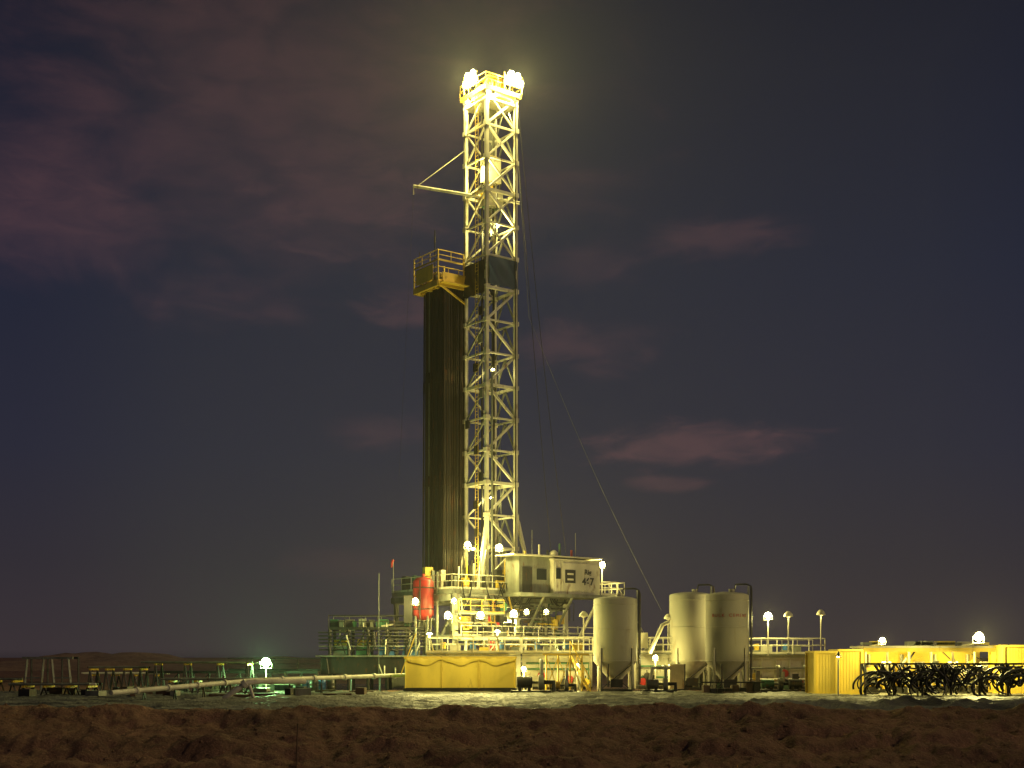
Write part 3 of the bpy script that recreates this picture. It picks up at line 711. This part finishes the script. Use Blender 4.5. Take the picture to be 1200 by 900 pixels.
# ------------------------------------------------------------ left yard
m=MB(); ya=V((PX(478,100),100,PZ(791,100))); yb=V((PX(300,88),88,PZ(797,88))); yc_=V((PX(130,74),74,PZ(812,74)))
m.path([ya,yb,yc_],.15,W_,12)
for P,Q in((ya,yb),(yb,yc_)):
    for i in range(1,5):
        w=P+(Q-P)*i/5; m.beam((w.x,w.y-.35,.05),(w.x,w.y,w.z-.12),.07,D_); m.beam((w.x,w.y+.35,.05),(w.x,w.y,w.z-.12),.07,D_)
        d=(Q-P).normalized(); m.tube(w+d*.6,w+d*.7,.22,W_,12); m.tube(w+d*.72,w+d*.8,.22,W_,12)
m.obj('flare_line')
m=MB(); D=80
m.path([(PX(262,D),D,.15),(PX(278,D),D,.75),(PX(290,D),D,1.15),(PX(300,D),D+1,1.2),(PX(345,D),D+4,1.15)],.17,W_,12)
m.path([(PX(292,D),D,1.0),(PX(297,D),D,.2)],.1,W_,10); m.tube((PX(285,D),D,1.0),(PX(289,D),D,1.15),.27,W_,12)
m.obj('flow_line_elbow')
def piperack(px0,px1,D,zt,npipe,name='pipe_rack'):
    m=MB(); x0,x1=PX(px0,D),PX(px1,D)
    for f in(.08,.35,.65,.92):
        a=x0+(x1-x0)*f
        for yy in(D,D+1.8): m.beam((a-.25,yy,.05),(a,yy,zt-.1),.09,D_); m.beam((a+.25,yy,.05),(a,yy,zt-.1),.09,D_)
        m.beam((a,D-.1,zt-.1),(a,D+1.9,zt-.1),.14,Y_)
    for k in range(npipe):
        yy=D+.05+k*1.7/npipe; o=R.uniform(-.6,.6)
        m.tube((x0+o,yy,zt+.06),(x1+o*.5,yy,zt+.06+R.uniform(-.01,.01)),R.uniform(.07,.1),R.choice([P_,G_,W_,G_]),9)
    m.obj(name)
piperack(172,300,100,PZ(777,100),9); piperack(100,190,108,PZ(790,108),7); piperack(-70,22,96,PZ(797,96),6); piperack(190,300,92,PZ(797,92),6)
piperack(100,170,101,PZ(783,101),5); piperack(20,110,88,PZ(803,88),5)
m=MB(); D=95
x0,x1=PX(28,D),PX(84,D); zt=PZ(771,D)
for a in(x0,x0+1.2,x1-1.2,x1): m.beam((a,D,.02),(a+(.25 if a<PX(56,D) else -.25),D,zt),.13,G_); m.beam((a,D+1.5,.02),(a,D+1.5,zt),.12,D_)
m.beam((x0-.1,D,zt),(x1+.1,D,zt),.16,G_); m.beam((x0,D+1.5,zt),(x1,D+1.5,zt),.16,D_); m.beam((x0,D,1.2),(x0+1.2,D,1.2),.1,G_); m.beam((x1-1.2,D,1.2),(x1,D,1.2),.1,G_)
m.obj('steel_trestle')
m=MB(); D=104
x0,x1=PX(172,D),PX(372,D)
m.box(((x0+x1)/2,D+1,1.5),(x1-x0,1.8,.2),D_)
for i in range(12):
    a=x0+(x1-x0)*i/11; m.beam((a,D+.2,.05),(a,D+.2,1.45),.12,D_)
    if i<11: m.beam((a,D+.2,.1),(a+(x1-x0)/11,D+.2,1.4),.08,D_)
m.rail([(x0+6,D+1.9,1.6),(x1,D+1.9,1.6)],1.0,D_,2.0)
for k in range(16): m.box((R.uniform(x0,x1),D-.8,.3),(R.uniform(.4,1.6),.7,R.uniform(.3,.9)),R.choice([WD_,G_,D_]))
m.obj('pipe_catwalk')
m=MB()
for k in range(40):
    D=R.uniform(84,100); px=R.uniform(20,470); x=PX(px,D); t=R.random()
    if t<.5:
        for i in range(R.randint(2,5)): m.box((x+R.uniform(-.1,.1),D+i*.25,.18),(R.uniform(.8,2.2),.2,.16),WD_,R.uniform(-.2,.2))
    else: m.box((x,D,.35),(R.uniform(.3,1.1),.8,R.uniform(.25,.6)),R.choice([WD_,G_,D_]),R.uniform(-.4,.4))
m.obj('timber_dunnage')
fl=flood((PX(316,103),101.5,PZ(776,101.5)),4200,(0,-1,-.12),None,green=True,r=.34,pole=0.0,size=.26)
m=MB()
for k in range(5):
    x=PX(352,103)+k*.66; m.lathe(x,101+R.uniform(0,.4),[(0,.07),(.29,.07),(.29,.35),(.31,.37),(.29,.39),(.29,.65),(.31,.67),(.29,.69),(.29,.95),(0,.95)],BP_ if k%2 else D_,18)
m.obj('steel_drums')
m=MB(); D=50; x=PX(347,D); z=gz(x,D); m.tube((x,D,z-.2),(x+.06,D,PZ(848,D)),.025,WD_,6)
m.obj('marker_stake')
rk=MB()
for k in range(1300):
    x=R.uniform(-24,24); yy=R.uniform(46,63); s_=R.uniform(.03,.10)*(2.0 if R.random()<.05 else 1); z=gz(x,yy)
    vs=[]
    for (i,j,l) in [(1,0,0),(-1,0,0),(0,1,0),(0,-1,0),(0,0,1),(0,0,-1)]: vs.append((x+i*s_*R.uniform(.7,1.3),yy+j*s_*R.uniform(.7,1.2),z+l*s_*R.uniform(.5,.8)))
    rk.add(vs,[(0,2,4),(2,1,4),(1,3,4),(3,0,4),(2,0,5),(1,2,5),(3,1,5),(0,3,5)],17)
MATS.append(DIRT); rk.obj('rocks')

# ------------------------------------------------------------ world
w=bpy.data.worlds.new("World"); scene.world=w; w.use_nodes=True; nt=w.node_tree
for n in list(nt.nodes): nt.nodes.remove(n)
def nd(t,**k):
    n=nt.nodes.new(t)
    for a,v in k.items(): setattr(n,a,v)
    return n
def ma(op,a,b=None,c=None):
    n=nd('ShaderNodeMath',operation=op)
    for i,v in enumerate((a,b,c)):
        if v is None: continue
        if isinstance(v,(int,float)): n.inputs[i].default_value=v
        else: nt.links.new(v,n.inputs[i])
    return n.outputs[0]
tc=nd('ShaderNodeTexCoord'); sp=nd('ShaderNodeSeparateXYZ'); nt.links.new(tc.outputs['Generated'],sp.inputs[0])
az=ma('ARCTAN2',sp.outputs[0],sp.outputs[1]); el=ma('ARCSINE',sp.outputs[2])
cr=nd('ShaderNodeValToRGB'); nt.links.new(ma('MULTIPLY_ADD',el,1.0,0.1),cr.inputs[0])
stops=[(0.0,(20,16,16)),(0.095,(40,35,38)),(0.105,(58,50,53)),(0.17,(50,46,53)),(0.25,(43,43,56)),(0.38,(35,38,54)),(0.55,(28,30,43)),(0.9,(22,24,36))]
e=cr.color_ramp.elements
e[0].position=stops[0][0]; e[0].color=(*lin(stops[0][1]),1); e[1].position=stops[-1][0]; e[1].color=(*lin(stops[-1][1]),1)
for p,c in stops[1:-1]: q=e.new(p); q.color=(*lin(c),1)
def cnoise(sx,sy,rot,det=7,dist=0.6):
    cb=nd('ShaderNodeCombineXYZ'); nt.links.new(az,cb.inputs[0]); nt.links.new(el,cb.inputs[1])
    mp=nd('ShaderNodeMapping'); mp.inputs['Rotation'].default_value=(0,0,rot); mp.inputs['Scale'].default_value=(sx,sy,1)
    nt.links.new(cb.outputs[0],mp.inputs[0]); n=nd('ShaderNodeTexNoise'); n.inputs['Scale'].default_value=1; n.inputs['Detail'].default_value=det; n.inputs['Distortion'].default_value=dist
    n.inputs['Roughness'].default_value=.58
    nt.links.new(mp.outputs[0],n.inputs['Vector']); return n.outputs['Fac']
nA=cnoise(10,20,0.5); nB=cnoise(22,62,-0.12)
def blob(px,py,rx,ry,amp,soft,tex,k):
    a0=math.atan((px-600)/F); e0=math.atan((770-py)/F*math.cos(a0))
    dx=ma('DIVIDE',ma('SUBTRACT',az,a0),rx/F); dy=ma('DIVIDE',ma('SUBTRACT',el,e0),ry/F)
    d=ma('SQRT',ma('ADD',ma('MULTIPLY',dx,dx),ma('MULTIPLY',dy,dy)))
    d=ma('ADD',d,ma('MULTIPLY',ma('SUBTRACT',tex,0.5),k))
    mr=nd('ShaderNodeMapRange',interpolation_type='SMOOTHSTEP'); nt.links.new(d,mr.inputs[0]); mr.inputs[1].default_value=1+soft; mr.inputs[2].default_value=1-soft; mr.inputs[3].default_value=0; mr.inputs[4].default_value=amp
    return mr.outputs[0]
bl=[blob(330,130,240,125,.62,.85,nA,-3.8),blob(60,250,110,55,.72,.7,nA,-2.4),blob(400,230,110,50,.62,.8,nB,-2.8),
    blob(810,522,100,20,1.0,.6,nB,-2.2),blob(785,566,38,8,.55,.6,nB,-1.8),blob(685,405,60,22,.5,.8,nB,-3),blob(840,278,72,18,.5,.8,nB,-3),
    blob(480,360,45,16,.6,.7,nB,-2.6),blob(450,505,50,14,.4,.8,nB,-2.5),blob(400,660,55,16,.22,.8,nB,-2.5),blob(690,310,50,18,.3,.8,nB,-2.5),blob(325,365,26,9,.4,.7,nB,-2)]
t=bl[0]
for x_ in bl[1:]: t=ma('MAXIMUM',t,x_)
t=ma('MULTIPLY',t,ma('MULTIPLY_ADD',nB,1.7,0.1))
mx=nd('ShaderNodeMix',data_type='RGBA'); mx.inputs[0].default_value=1; mx.blend_type='ADD'; nt.links.new(cr.outputs[0],mx.inputs[6])
cm=nd('ShaderNodeMix',data_type='RGBA'); nt.links.new(t,cm.inputs[0]); cm.inputs[6].default_value=(0,0,0,1); cm.inputs[7].default_value=(0.050,0.019,0.014,1)
nt.links.new(cm.outputs[2],mx.inputs[7])
bg=nd('ShaderNodeBackground'); nt.links.new(mx.outputs[2],bg.inputs[0]); bg.inputs[1].default_value=1.0
ow=nd('ShaderNodeOutputWorld'); nt.links.new(bg.outputs[0],ow.inputs[0])

# faint haze volume, added to put a glow around the lamps
hz=MB(); hz.box((5,109,31),(74,48,62),0)
me=bpy.data.meshes.new('glow_haze'); me.from_pydata(hz.v,[],hz.f)
hmz=bpy.data.materials.new('glow_haze_volume'); hmz.use_nodes=True; n_=hmz.node_tree
for q in list(n_.nodes):
    if q.type!='OUTPUT_MATERIAL': n_.nodes.remove(q)
vs_=n_.nodes.new('ShaderNodeVolumeScatter'); vs_.inputs['Density'].default_value=0.0009; vs_.inputs['Anisotropy'].default_value=0.0; vs_.inputs['Color'].default_value=(1,1,1,1)
n_.links.new(vs_.outputs[0],[q for q in n_.nodes if q.type=='OUTPUT_MATERIAL'][0].inputs['Volume'])
me.materials.append(hmz); hzo=bpy.data.objects.new('glow_haze',me); scene.collection.objects.link(hzo)

# afterglow
sl=bpy.data.lights.new('sun','SUN'); sl.energy=0.5; sl.angle=math.radians(3); sl.color=(1.0,0.72,0.46)
so=bpy.data.objects.new('sun',sl); scene.collection.objects.link(so)
so.rotation_euler=V((-0.8,0.5,-0.34)).to_track_quat('-Z','Y').to_euler()

cam=bpy.data.cameras.new('camera'); cam.sensor_width=36; cam.lens=36*F/1200; cam.shift_y=320/1200; cam.clip_end=8000
co=bpy.data.objects.new('camera',cam); co.location=(0,0,CAMH); co.rotation_euler=(math.pi/2,0,0); scene.collection.objects.link(co); scene.camera=co
scene.view_settings.view_transform='Standard'; scene.view_settings.look='None'; scene.view_settings.exposure=0
